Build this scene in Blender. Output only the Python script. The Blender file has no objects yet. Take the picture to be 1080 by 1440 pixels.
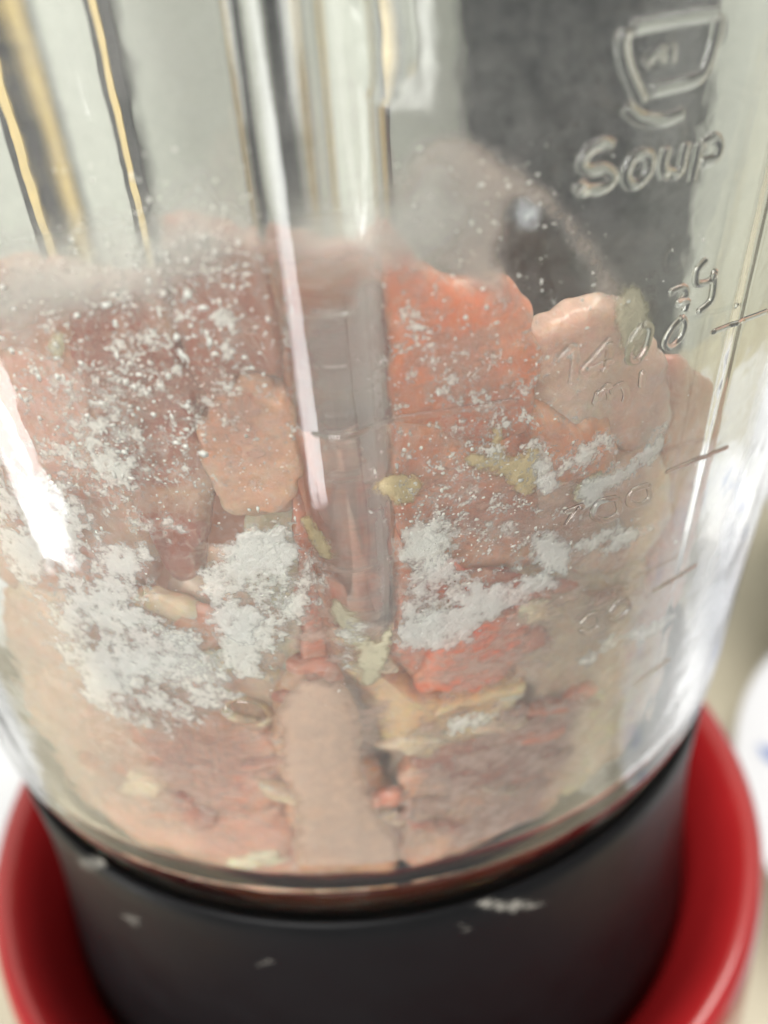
import bpy, bmesh, math, random
import numpy as np
from mathutils import Vector, noise, Matrix

sc = bpy.context.scene
COL = sc.collection
random.seed(7)
rng = np.random.default_rng(7)

# ------------------------------------------------------------------ camera
R0, K = 0.060, 0.0823                 # outer radius of the jar at its foot, taper
CAM_LOC = np.array([0.0, -0.13105, 0.10826])
PITCH, ROLL, YAW = 0.574796, -0.079664, 0.0500913
FPX = 1322.1                          # focal length in pixels of a 1080 x 1440 picture
fw = np.array([math.sin(YAW)*math.cos(PITCH), math.cos(YAW)*math.cos(PITCH), -math.sin(PITCH)])
rt = np.cross(fw, [0, 0, 1.0]); rt /= np.linalg.norm(rt)
up = np.cross(rt, fw)
rt, up = math.cos(ROLL)*rt + math.sin(ROLL)*up, -math.sin(ROLL)*rt + math.cos(ROLL)*up
cam = bpy.data.cameras.new('camera')
camo = bpy.data.objects.new('camera', cam); COL.objects.link(camo)
camo.matrix_world = Matrix(((rt[0], up[0], -fw[0], CAM_LOC[0]),
                            (rt[1], up[1], -fw[1], CAM_LOC[1]),
                            (rt[2], up[2], -fw[2], CAM_LOC[2]),
                            (0, 0, 0, 1)))
cam.sensor_fit = 'VERTICAL'; cam.sensor_height = 24.0; cam.sensor_width = 18.0
cam.lens = FPX/1440*24.0
cam.clip_start = 0.005; cam.clip_end = 20
cam.dof.use_dof = True
cam.dof.focus_distance = 0.083
cam.dof.aperture_fstop = 10.0
sc.camera = camo

# ------------------------------------------------------------------ light
world = bpy.data.worlds.new('World'); sc.world = world; world.use_nodes = True
bg = world.node_tree.nodes['Background']
bg.inputs[0].default_value = (0.97, 0.98, 0.97, 1); bg.inputs[1].default_value = 0.33

def area(name, loc, target, sx, sy, power, col):
    l = bpy.data.lights.new(name, 'AREA'); l.shape = 'RECTANGLE'; l.size = sx; l.size_y = sy
    l.energy = power; l.color = col
    o = bpy.data.objects.new(name, l); COL.objects.link(o)
    o.location = loc
    o.rotation_euler = (Vector(target) - Vector(loc)).to_track_quat('-Z', 'Y').to_euler()
    return o
area('window_light', (-0.42, -0.95, 0.48), (0, 0, 0.05), 0.7, 0.9, 21, (1.0, 0.985, 0.96))
area('added_highlight_lamp', (-1.285, -0.455, -0.55), (0, 0, -0.55), 0.16, 0.88, 3.3, (0.96, 0.97, 1.0))  # added unseen lamp, placed low to draw the highlight down the rib
area('ceiling_light', (0.35, 0.30, 1.25), (0.05, 0.05, 0), 1.0, 1.0, 24, (1.0, 0.96, 0.9))

vs = sc.view_settings
vs.view_transform = 'Standard'; vs.look = 'None'; vs.gamma = 1; vs.exposure = 0.24
vs.use_curve_mapping = False
cy = sc.cycles
cy.max_bounces = 20; cy.transmission_bounces = 16; cy.transparent_max_bounces = 24
cy.diffuse_bounces = 4; cy.glossy_bounces = 8
cy.caustics_refractive = True; cy.caustics_reflective = True; cy.sample_clamp_indirect = 6
cy.blur_glossy = 0.6

# ------------------------------------------------------------------ helpers
def lin(r, g, b):
    f = lambda c: (c/255/12.92) if c/255 <= 0.04045 else ((c/255+0.055)/1.055)**2.4
    return (f(r), f(g), f(b), 1.0)

def meat_col(r, g, b, sat=1.16, gain=1.15):
    r, g, b = r*0.985+2, g*1.0+3, b*1.0+3
    m = (r+g+b)/3
    return lin(*(min(250, max(20, (m+(c-m)*sat)*gain)) for c in (r, g, b)))

def new_mat(name):
    m = bpy.data.materials.new(name); m.use_nodes = True
    nt = m.node_tree
    b = nt.nodes['Principled BSDF']
    return m, nt, b

def mesh_obj(name, verts, faces, mat, parent=None, smooth=True):
    me = bpy.data.meshes.new(name)
    me.from_pydata([tuple(v) for v in verts], [], [tuple(f) for f in faces]); me.update()
    if smooth:
        me.polygons.foreach_set('use_smooth', [True]*len(me.polygons))
    me.materials.append(mat)
    o = bpy.data.objects.new(name, me); COL.objects.link(o)
    if parent: o.parent = parent
    return o

def tag(o, label, cat, group=None, kind=None):
    o['label'] = label; o['category'] = cat
    if group: o['group'] = group
    if kind: o['kind'] = kind
    return o

def empty(name, loc=(0, 0, 0)):
    o = bpy.data.objects.new(name, None); COL.objects.link(o); o.location = loc
    o.empty_display_size = 0.01
    return o

def lathe(profile, n=128):
    v, f = [], []
    for (r, z) in profile:
        for i in range(n):
            a = 2*math.pi*i/n
            v.append((r*math.sin(a), -r*math.cos(a), z))
    for j in range(len(profile)-1):
        for i in range(n):
            k = (i+1) % n
            f.append((j*n+i, j*n+k, (j+1)*n+k, (j+1)*n+i))
    return v, f

# ------------------------------------------------------------------ jar surface
WALL = 0.0034
RIBS = [(0.4, 3.9, 0.7, 0.00198), (-13.8, 4.0, 0.22, 0.0001), (33.1, 0.8, 0.0, 0.00016), (-50.0, 4.0, 0.5, 0.0002), (86.0, 4.0, 0.5, 0.0002), (-98.0, 4.0, 0.5, 0.0002)]
def RIB_OUT(z):
    t = np.clip((np.asarray(z, float)-0.040)/0.028, 0, 1); return 0.10+0.90*t*t*(3-2*t)
def rib_in(z):
    t = np.clip((np.asarray(z, float)-0.070)/0.028, 0, 1); return 0.0004+0.0017*t*t*(3-2*t)

def bump(az, which=0):
    """rib profile at azimuth az (degrees): inner weight, or outer height in metres"""
    az = np.asarray(az, float); b = np.zeros_like(az)
    for c, hw, wi, ho in RIBS:
        d = np.abs((az-c+180) % 360-180)/hw
        b = np.maximum(b, (ho if which else wi)*np.where(d < 1, np.cos(np.clip(d, 0, 1)*math.pi/2)**2, 0))
    return b

def r_out(az, z):
    return R0 + K*np.asarray(z) + RIB_OUT(z)*bump(az, 1)

def r_in(az, z):
    fade = np.clip((np.asarray(z)-0.012)/0.02, 0, 1)
    return R0 + K*np.asarray(z) - WALL - rib_in(z)*bump(az)*fade

def pt(r, az, z):
    a = np.radians(az)
    return np.stack([r*np.sin(a), -r*np.cos(a), np.asarray(z)+0*a], -1)

def ray(x, y):
    d = fw + rt*(x-540)/FPX - up*(y-720)/FPX
    return d/np.linalg.norm(d)

def cone_hit(o, d, off):
    a = R0-off+K*o[2]; b = K*d[2]
    A = d[0]**2+d[1]**2-b*b; B = o[0]*d[0]+o[1]*d[1]-a*b; Cc = o[0]**2+o[1]**2-a*a
    q = B*B-A*Cc
    return (-B-math.sqrt(max(q, 0)))/A

def on_outer(x, y):
    """pixel -> (azimuth, height) on the outside of the glass"""
    d = ray(x, y); P = CAM_LOC+d*cone_hit(CAM_LOC, d, 0)
    return math.degrees(math.atan2(P[0], -P[1])), P[2]

def on_inner(x, y):
    """pixel -> (azimuth, height) on the inside of the glass, through the wall"""
    d = ray(x, y); P = CAM_LOC+d*cone_hit(CAM_LOC, d, 0)
    a = math.atan2(P[0], -P[1])
    n = np.array([math.sin(a), -math.cos(a), -K]); n /= np.linalg.norm(n)
    c = -d@n; e = 1/1.5
    k = 1-e*e*(1-c*c)
    t = e*d+(e*c-math.sqrt(k))*n
    P2 = P+t*cone_hit(P, t, WALL)
    return math.degrees(math.atan2(P2[0], -P2[1])), P2[2]

def catmull(p, n, closed=True):
    p = np.asarray(p, float); m = len(p); out = []
    segs = m if closed else m-1
    per = max(2, int(math.ceil(n/segs)))
    for i in range(segs):
        if closed:
            a, b, c, d = p[i-1], p[i], p[(i+1) % m], p[(i+2) % m]
        else:
            a, b, c, d = p[max(i-1, 0)], p[i], p[i+1], p[min(i+2, m-1)]
        for j in range(per):
            t = j/per
            out.append(0.5*(2*b+(c-a)*t+(2*a-5*b+4*c-d)*t*t+(3*b-a-3*c+d)*t**3))
    if not closed: out.append(p[-1])
    return np.array(out)

# ------------------------------------------------------------------ materials
def m_glass():
    m, nt, b = new_mat('clear_glass')
    b.inputs['Base Color'].default_value = (0.975, 0.985, 0.97, 1)
    b.inputs['Roughness'].default_value = 0.015
    b.inputs['IOR'].default_value = 1.5
    b.inputs['Transmission Weight'].default_value = 1.0
    tc = nt.nodes.new('ShaderNodeTexCoord')
    no = nt.nodes.new('ShaderNodeTexNoise'); no.inputs['Scale'].default_value = 90; no.inputs['Detail'].default_value = 3
    nt.links.new(tc.outputs['Object'], no.inputs['Vector'])
    bp = nt.nodes.new('ShaderNodeBump'); bp.inputs['Strength'].default_value = 0.12; bp.inputs['Distance'].default_value = 0.0008
    nt.links.new(no.outputs['Fac'], bp.inputs['Height'])
    nt.links.new(bp.outputs['Normal'], b.inputs['Normal'])
    return m
GLASS = m_glass()
EMBOSS = GLASS.copy(); EMBOSS.name = 'moulded_glass'
EMBOSS.node_tree.nodes['Principled BSDF'].inputs['Roughness'].default_value = 0.07

def m_meat():
    """raw meat: object colour, streaks of paler fibre, red spots, wet gloss"""
    m, nt, b = new_mat('raw_chicken')
    N, L = nt.nodes, nt.links
    oi = N.new('ShaderNodeObjectInfo'); tc = N.new('ShaderNodeTexCoord')
    off = N.new('ShaderNodeVectorMath'); off.operation = 'ADD'
    sca = N.new('ShaderNodeVectorMath'); sca.operation = 'SCALE'; sca.inputs['Scale'].default_value = 3.7
    cmb = N.new('ShaderNodeCombineXYZ')
    for k in range(3): L.new(oi.outputs['Random'], cmb.inputs[k])
    L.new(cmb.outputs[0], sca.inputs[0])
    L.new(tc.outputs['Object'], off.inputs[0]); L.new(sca.outputs[0], off.inputs[1])
    mp = N.new('ShaderNodeMapping'); mp.inputs['Scale'].default_value = (1.0, 1.0, 1.7)
    mp.inputs['Rotation'].default_value = (0.2, 0.35, 0)
    L.new(off.outputs[0], mp.inputs['Vector'])
    n1 = N.new('ShaderNodeTexNoise'); n1.inputs['Scale'].default_value = 75; n1.inputs['Detail'].default_value = 5; n1.inputs['Roughness'].default_value = 0.6; n1.inputs['Distortion'].default_value = 0.6
    L.new(mp.outputs[0], n1.inputs['Vector'])
    r1 = N.new('ShaderNodeMapRange'); r1.inputs['From Min'].default_value = 0.5; r1.inputs['From Max'].default_value = 0.72
    L.new(n1.outputs['Fac'], r1.inputs['Value'])
    n2 = N.new('ShaderNodeTexNoise'); n2.inputs['Scale'].default_value = 55; n2.inputs['Detail'].default_value = 3
    L.new(off.outputs[0], n2.inputs['Vector'])
    r2 = N.new('ShaderNodeMapRange'); r2.inputs['From Min'].default_value = 0.52; r2.inputs['From Max'].default_value = 0.75
    L.new(n2.outputs['Fac'], r2.inputs['Value'])
    pale = N.new('ShaderNodeMix'); pale.data_type = 'RGBA'
    pale.inputs['B'].default_value = lin(214, 190, 165)
    f1 = N.new('ShaderNodeMath'); f1.operation = 'MULTIPLY'; f1.inputs[1].default_value = 0.75
    L.new(r1.outputs[0], f1.inputs[0]); L.new(f1.outputs[0], pale.inputs['Factor'])
    L.new(oi.outputs['Color'], pale.inputs['A'])
    red = N.new('ShaderNodeMix'); red.data_type = 'RGBA'
    red.inputs['B'].default_value = lin(170, 92, 76)
    f2 = N.new('ShaderNodeMath'); f2.operation = 'MULTIPLY'; f2.inputs[1].default_value = 0.48
    L.new(r2.outputs[0], f2.inputs[0]); L.new(f2.outputs[0], red.inputs['Factor'])
    L.new(pale.outputs['Result'], red.inputs['A'])
    L.new(red.outputs['Result'], b.inputs['Base Color'])
    rot = N.new('ShaderNodeVectorRotate'); rot.rotation_type = 'EULER_XYZ'
    rs = N.new('ShaderNodeVectorMath'); rs.operation = 'MULTIPLY'; rs.inputs[1].default_value = (3.0, 5.0, 9.0)
    L.new(cmb.outputs[0], rs.inputs[0]); L.new(rs.outputs[0], rot.inputs['Rotation']); L.new(tc.outputs['Object'], rot.inputs['Vector'])
    mf = N.new('ShaderNodeMapping'); mf.inputs['Scale'].default_value = (1.0, 5.5, 5.5); L.new(rot.outputs[0], mf.inputs['Vector'])
    n3 = N.new('ShaderNodeTexNoise'); n3.inputs['Scale'].default_value = 140; n3.inputs['Detail'].default_value = 4; n3.inputs['Roughness'].default_value = 0.65; n3.inputs['Distortion'].default_value = 0.8
    L.new(mf.outputs[0], n3.inputs['Vector'])
    r3 = N.new('ShaderNodeMapRange'); r3.inputs['From Min'].default_value = 0.48; r3.inputs['From Max'].default_value = 0.70; r3.inputs['To Max'].default_value = 0.6
    L.new(n3.outputs['Fac'], r3.inputs['Value'])
    fib = N.new('ShaderNodeMix'); fib.data_type = 'RGBA'; fib.inputs['B'].default_value = lin(222, 200, 184)
    L.new(r3.outputs[0], fib.inputs['Factor']); L.new(red.outputs['Result'], fib.inputs['A'])
    L.new(fib.outputs['Result'], b.inputs['Base Color'])
    b.inputs['Roughness'].default_value = 0.24
    b.inputs['Coat Weight'].default_value = 0.25; b.inputs['Coat Roughness'].default_value = 0.12
    b.inputs['Subsurface Weight'].default_value = 0.6
    b.inputs['Subsurface Radius'].default_value = (1.0, 0.45, 0.3)
    b.inputs['Subsurface Scale'].default_value = 0.003
    bp = N.new('ShaderNodeBump'); bp.inputs['Strength'].default_value = 0.22; bp.inputs['Distance'].default_value = 0.0010
    sm = N.new('ShaderNodeMath'); sm.operation = 'ADD'; L.new(n1.outputs['Fac'], sm.inputs[0]); L.new(n3.outputs['Fac'], sm.inputs[1])
    L.new(sm.outputs[0], bp.inputs['Height']); L.new(bp.outputs['Normal'], b.inputs['Normal'])
    return m
MEAT = m_meat()

def m_film(name, col, amax, amp, coarse, fine, rough=0.9, stretch=(1, 1, 1)):
    """residue dried on the glass: coverage from the 'den' attribute broken up by noise"""
    m, nt, b = new_mat(name); N, L = nt.nodes, nt.links
    at = N.new('ShaderNodeAttribute'); at.attribute_name = 'den'
    tc = N.new('ShaderNodeTexCoord')
    n1 = N.new('ShaderNodeTexNoise'); n1.inputs['Scale'].default_value = coarse; n1.inputs['Detail'].default_value = 4; n1.inputs['Roughness'].default_value = 0.65
    n2 = N.new('ShaderNodeTexNoise'); n2.inputs['Scale'].default_value = fine; n2.inputs['Detail'].default_value = 3; n2.inputs['Roughness'].default_value = 0.7
    mp = N.new('ShaderNodeMapping'); mp.inputs['Scale'].default_value = stretch
    if stretch[0] != 1: mp.inputs['Rotation'].default_value = (0, -0.25, 0)
    L.new(tc.outputs['Object'], mp.inputs['Vector'])
    for n in (n1, n2): L.new(mp.outputs[0], n.inputs['Vector'])
    mx = N.new('ShaderNodeMix'); mx.inputs['Factor'].default_value = 0.45
    L.new(n1.outputs['Fac'], mx.inputs['A']); L.new(n2.outputs['Fac'], mx.inputs['B'])
    s = N.new('ShaderNodeMath'); s.operation = 'MULTIPLY_ADD'; s.inputs[1].default_value = amp; s.inputs[2].default_value = -amp*0.5
    L.new(mx.outputs['Result'], s.inputs[0])
    a = N.new('ShaderNodeMath'); a.operation = 'ADD'
    L.new(at.outputs['Fac'], a.inputs[0]); L.new(s.outputs[0], a.inputs[1])
    r = N.new('ShaderNodeMapRange'); r.interpolation_type = 'SMOOTHSTEP'
    r.inputs['From Min'].default_value = 0.34; r.inputs['From Max'].default_value = 0.88; r.inputs['To Max'].default_value = amax
    L.new(a.outputs[0], r.inputs['Value'])
    e = N.new('ShaderNodeMapRange'); e.inputs['From Min'].default_value = 0.02; e.inputs['From Max'].default_value = 0.15
    L.new(at.outputs['Fac'], e.inputs['Value'])
    mu = N.new('ShaderNodeMath'); mu.operation = 'MULTIPLY'
    L.new(r.outputs[0], mu.inputs[0]); L.new(e.outputs[0], mu.inputs[1])
    L.new(mu.outputs[0], b.inputs['Alpha'])
    cr = N.new('ShaderNodeMix'); cr.data_type = 'RGBA'
    cr.inputs['A'].default_value = tuple(c*0.72 for c in col[:3])+(1,); cr.inputs['B'].default_value = col
    L.new(n1.outputs['Fac'], cr.inputs['Factor']); L.new(cr.outputs['Result'], b.inputs['Base Color'])
    b.inputs['Roughness'].default_value = rough
    b.inputs['Specular IOR Level'].default_value = 0.15
    bp = N.new('ShaderNodeBump'); bp.inputs['Strength'].default_value = 0.5; bp.inputs['Distance'].default_value = 0.0008
    L.new(a.outputs[0], bp.inputs['Height']); L.new(bp.outputs['Normal'], b.inputs['Normal'])
    return m
FLOUR = m_film('flour_paste', lin(241, 239, 233), 0.80, 3.1, 210, 900)
FLOUR_THIN = m_film('flour_haze', lin(240, 238, 230), 0.85, 3.0, 230, 1000)
GREASE_GLARE = m_film('grease_and_glare_haze', lin(214, 211, 203), 0.80, 0.8, 70, 320)  # grease films, and the painted glare on the side curve
FOG = m_film('moist_fog', lin(208, 204, 199), 0.27, 1.3, 110, 700, rough=0.6)
SKIN = m_film('chicken_skin', lin(208, 192, 180), 0.95, 0.8, 90, 420, rough=0.4)
TANFILM = m_film('tan_batter_film', lin(206, 188, 150), 0.96, 1.9, 420, 1500, rough=0.3)
PALEFILM = m_film('pale_batter_film', lin(208, 200, 174), 0.95, 1.7, 380, 1400, rough=0.35)
SMUDGE = m_film('dusty_smudge', lin(205, 200, 188), 0.5, 2.6, 500, 2200)
PULP = m_film('pink_pulp', lin(240, 204, 178), 0.85, 1.3, 110, 620, rough=0.25)
RIB_REFLECTION = m_film('painted_rib_reflection', lin(158, 155, 150), 0.6, 1.1, 90, 500, rough=0.3)  # grey reflection in the rib, painted as a film colour
DUST = m_film('fine_dust', lin(240, 238, 230), 0.9, 4.2, 520, 2300)
SLURRY = m_film('meat_slurry', lin(224, 192, 174), 0.72, 3.0, 85, 520, rough=0.4, stretch=(0.7, 0.7, 1.15))
SLURRY_PINK = m_film('pink_slurry', lin(212, 166, 146), 0.72, 2.8, 70, 460, rough=0.35, stretch=(0.7, 0.7, 1.15))

def m_simple(name, col, rough, noise_scale=None, vary=0.15, sss=0, bumpd=0, coat=0, metallic=0, alpha=None):
    m, nt, b = new_mat(name); N, L = nt.nodes, nt.links
    b.inputs['Base Color'].default_value = col; b.inputs['Roughness'].default_value = rough
    b.inputs['Metallic'].default_value = metallic; b.inputs['Coat Weight'].default_value = coat
    if sss:
        b.inputs['Subsurface Weight'].default_value = sss; b.inputs['Subsurface Scale'].default_value = 0.002
    if alpha is not None: b.inputs['Alpha'].default_value = alpha
    if noise_scale:
        tc = N.new('ShaderNodeTexCoord'); n = N.new('ShaderNodeTexNoise'); n.inputs['Scale'].default_value = noise_scale; n.inputs['Detail'].default_value = 5
        L.new(tc.outputs['Object'], n.inputs['Vector'])
        mx = N.new('ShaderNodeMix'); mx.data_type = 'RGBA'
        mx.inputs['A'].default_value = tuple(c*(1-vary) for c in col[:3])+(1,)
        mx.inputs['B'].default_value = tuple(min(1, c*(1+vary)) for c in col[:3])+(1,)
        L.new(n.outputs['Fac'], mx.inputs['Factor']); L.new(mx.outputs['Result'], b.inputs['Base Color'])
        rr = N.new('ShaderNodeMapRange'); rr.inputs['To Min'].default_value = rough*0.75; rr.inputs['To Max'].default_value = min(1, rough*1.3)
        L.new(n.outputs['Fac'], rr.inputs['Value']); L.new(rr.outputs[0], b.inputs['Roughness'])
        if bumpd:
            bp = N.new('ShaderNodeBump'); bp.inputs['Distance'].default_value = bumpd; bp.inputs['Strength'].default_value = 0.5
            L.new(n.outputs['Fac'], bp.inputs['Height']); L.new(bp.outputs['Normal'], b.inputs['Normal'])
    return m
BLACK = m_simple('black_plastic', (0.006, 0.006, 0.0065, 1), 0.36, 160, 0.3)
BLACK.node_tree.nodes['Principled BSDF'].inputs['Specular IOR Level'].default_value = 0.10
RED = m_simple('red_gloss_plastic', (0.30, 0.012, 0.014, 1), 0.2, 60, 0.12, coat=0.4)
COUNTER = m_simple('pale_khaki_counter', lin(180, 174, 154), 0.5, 14, 0.2)
WALLM = m_simple('pale_plaster', lin(196, 199, 190), 0.8, 9, 0.06)
DARK = m_simple('dark_grey_laminate', (0.016, 0.017, 0.017, 1), 0.5, 22, 0.5)
YELLOW = m_simple('pale_yellow_wood', lin(214, 190, 132), 0.5, 40, 0.1)
PORCELAIN = m_simple('white_porcelain', (0.60, 0.61, 0.63, 1), 0.12, 20, 0.02, coat=0.3)
BLUE = m_simple('cobalt_glaze', (0.22, 0.28, 0.48, 1), 0.2, 60, 0.3)
FLECK = m_simple('flour_fleck', lin(236, 235, 228), 0.9, 400, 0.05)
STEEL = m_simple('brushed_steel', (0.55, 0.55, 0.56, 1), 0.3, 80, 0.1, metallic=1)

# ------------------------------------------------------------------ setting
CZ = -0.150
def box_part(name, x0, x1, y0, y1, z0, z1, mat, parent=None, bev=0.0):
    bm = bmesh.new(); bmesh.ops.create_cube(bm, size=1)
    for v in bm.verts:
        v.co = Vector(((x0+x1)/2+v.co.x*(x1-x0), (y0+y1)/2+v.co.y*(y1-y0), (z0+z1)/2+v.co.z*(z1-z0)))
    if bev: bmesh.ops.bevel(bm, geom=bm.edges[:], offset=bev, segments=3, affect='EDGES', profile=0.5)
    me = bpy.data.meshes.new(name); bm.to_mesh(me); bm.free()
    me.materials.append(mat)
    o = bpy.data.objects.new(name, me); COL.objects.link(o)
    if parent: o.parent = parent
    return o
cnt = box_part('counter', -1.2, 1.2, -0.105, 0.40, CZ-0.03, CZ, COUNTER)
tag(cnt, 'pale khaki kitchen counter under the blender base', 'counter', kind='structure')
bw = box_part('wall', -1.6, 1.6, 0.404, 0.46, CZ-0.3, 1.0, WALLM)
tag(bw, 'pale grey kitchen wall behind the blender jar', 'wall', kind='structure')

# ------------------------------------------------------------------ jar
jar = empty('blender_jar', (0, 0, 0))
tag(jar, 'clear ribbed glass blender jar smeared inside with flour, seated on black collar', 'blender jar')
def build_jar():
    n = 900
    az = np.linspace(-180, 180, n, endpoint=False)
    prof = []
    prof.append((R0-0.010, 0.0008, 'a'))
    prof.append((R0-0.0030, 0.0002, 'a'))
    prof.append((R0-0.0008, 0.0010, 'a'))
    rows = []
    def ring(r, z): rows.append(pt(np.asarray(r)+0*az, az, z))
    ring(0.004, 0.0030); ring(R0-0.016, 0.0026); ring(R0-0.011, 0.0006); ring(R0-0.0042, 0.0000); ring(R0-0.0027, 0.0005); ring(R0-0.0019, 0.0013)
    zs = np.concatenate([np.concatenate([np.linspace(0.0022, 0.036, 14, endpoint=False), np.linspace(0.036, 0.108, 120, endpoint=False), np.linspace(0.108, 0.175, 16)])])
    for z in zs:
        fade = np.clip((z-0.006)/0.012, 0, 1)
        foot = 0.0016*max(0.0, 1-(z-0.0022)/0.009)**2
        ring(R0+K*z-foot+RIB_OUT(z)*bump(az, 1)*fade, z)
    zt = 0.175; ro = R0+K*zt
    ring(ro+0.0006, zt+0.002); ring(ro-WALL*0.5, zt+0.0034); ring(ro-WALL, zt+0.002)
    for z in zs[::-1]:
        if z < 0.0105: continue
        ring(r_in(az, z), z)
    zb = 0.0085; ri = R0+K*zb-WALL
    for a in np.linspace(0.15, 1.0, 7):
        an = a*math.pi/2
        ring(ri-0.0045*(1-math.cos(an)), 0.0105-0.0045*math.sin(an))
    ring(R0*0.6, 0.0056); ring(0.004, 0.0054)
    V = np.concatenate(rows); m = len(rows)
    F = []
    i = np.arange(n); k = (i+1) % n
    for j in range(m-1):
        F.append(np.stack([j*n+i, j*n+k, (j+1)*n+k, (j+1)*n+i], -1))
    F = [tuple(map(int, q)) for q in np.concatenate(F)]
    F.append(tuple(range(n-1, -1, -1))); F.append(tuple((m-1)*n+q for q in range(n)))
    return mesh_obj('glass_wall', V, F, GLASS, jar)
build_jar()

def strokes(name, lines, width, height, parent=None, mat=EMBOSS, lift=0.0):
    """raised round-topped strokes moulded on the outside of the glass; lines are pixel polylines"""
    V, F = [], []
    for ln in lines:
        q = np.array([on_outer(*p) for p in ln])
        q[:, 0] = np.radians(q[:, 0])*R0
        c = catmull(q, 10*len(q), False) if len(q) > 2 else np.array([q[0]+(q[1]-q[0])*t for t in np.linspace(0, 1, 14)])
        n = len(c); tg = np.gradient(c, axis=0); tg /= np.linalg.norm(tg, axis=1)[:, None]+1e-12
        nm = np.stack([-tg[:, 1], tg[:, 0]], -1)
        base = len(V); S = 9
        for i in range(n):
            e = min(1.0, 0.35+min(i, n-1-i)*0.4)
            for s in range(S):
                th = math.pi*s/(S-1)
                p = c[i]+nm[i]*width*0.5*e*math.cos(th)
                a = math.degrees(p[0]/R0); h = height*e*math.sin(th)-0.00012+lift
                V.append(pt(r_out(a, p[1])+h, a, p[1]))
        for i in range(n-1):
            for s in range(S-1):
                F.append((base+i*S+s, base+i*S+s+1, base+(i+1)*S+s+1, base+(i+1)*S+s))
        F.append(tuple(base+s for s in range(S))); F.append(tuple(base+(n-1)*S+s for s in range(S-1, -1, -1)))
    return mesh_obj(name, V, F, mat, parent)

# level lines and figures
def ring_line(a0, a1, z):     # helper giving pixel-free strokes
    return [(a0+(a1-a0)*t, z) for t in np.linspace(0, 1, 12)]
for px in ([(437, 601), (490, 597), (540, 591), (630, 579), (725, 563)], [(1000, 468), (1040, 452), (1080, 437)],
           [(935, 665), (980, 646), (1025, 628)], [(917, 832), (950, 813), (980, 793)], [(888, 965), (916, 945), (942, 925)]):
    strokes('graduation_mark', [px], 0.00055, 0.00032, jar)
strokes('figure', [[(786, 505), (808, 488), (806, 530), (803, 540)]], 0.00065, 0.00042, jar)
strokes('figure', [[(860, 475), (838, 500), (820, 521), (840, 516), (864, 506)], [(858, 480), (856, 505), (848, 524)]], 0.00065, 0.00042, jar)
strokes('figure', [[(905, 455), (888, 480), (884, 505), (895, 508), (908, 490), (915, 462), (905, 455)]], 0.00065, 0.00042, jar)
strokes('figure', [[(960, 445), (944, 462), (934, 482), (942, 488), (956, 475), (963, 455), (958, 445)]], 0.00065, 0.00042, jar)
strokes('letter', [[(836, 570), (843, 548)], [(842, 556), (856, 543), (858, 562)], [(858, 552), (874, 541), (881, 552), (878, 566)]], 0.00065, 0.00042, jar)
strokes('letter', [[(904, 520), (902, 545)]], 0.00065, 0.00042, jar)
strokes('figure', [[(940, 412), (960, 404), (964, 415), (950, 428)], [(950, 428), (966, 424), (962, 438)]], 0.0007, 0.00042, jar)
strokes('figure', [[(994, 364), (980, 380), (980, 398), (996, 396), (1006, 384)], [(1005, 378), (1000, 420), (980, 440)]], 0.0007, 0.00042, jar)
strokes('figure', [[(792, 722), (818, 712), (806, 724), (796, 740)]], 0.00065, 0.00042, jar)
strokes('figure', [[(868, 700), (842, 706), (834, 724), (850, 732), (870, 720), (868, 700)]], 0.00065, 0.00042, jar)
strokes('figure', [[(912, 682), (890, 690), (884, 706), (900, 710), (914, 698), (912, 682)]], 0.00065, 0.00042, jar)
strokes('figure', [[(816, 878), (828, 866), (842, 864), (842, 878), (826, 890), (816, 884)]], 0.00065, 0.00042, jar)
strokes('figure', [[(856, 862), (868, 848), (882, 844), (884, 856), (868, 872), (856, 868)]], 0.00065, 0.00042, jar)
# the word Soup and the bowl mark above it
W, Hh = 0.00092, 0.00040
strokes('letter', [[(862, 206), (846, 202), (826, 214), (818, 232), (830, 240), (850, 238), (862, 250), (850, 264), (830, 268), (814, 262), (824, 276)]], W, Hh, jar)
strokes('letter', [[(906, 216), (890, 222), (880, 244), (886, 260), (900, 256), (912, 240), (914, 222), (906, 216)]], W, Hh, jar)
strokes('letter', [[(938, 206), (932, 230), (934, 252)], [(934, 240), (948, 246), (960, 236)], [(966, 200), (960, 222), (958, 240)]], W, Hh, jar)
strokes('letter', [[(984, 200), (978, 228), (972, 256)], [(984, 204), (1004, 194), (1012, 204), (1006, 222), (984, 230)]], W, Hh, jar)
strokes('bowl_emblem', [[(882, 42), (876, 60), (880, 90), (892, 120), (904, 146)], [(886, 40), (930, 30), (980, 22), (1012, 18)],
                        [(1012, 20), (1004, 60), (990, 100), (972, 114), (940, 122), (914, 128)],
                        [(880, 148), (900, 166), (930, 170), (962, 158)]], W*1.15, Hh, jar)
strokes('bowl_emblem_mark', [[(906, 92), (918, 78), (932, 74), (926, 90)], [(944, 60), (944, 92)]], W*0.9, Hh*0.8, jar)

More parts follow.
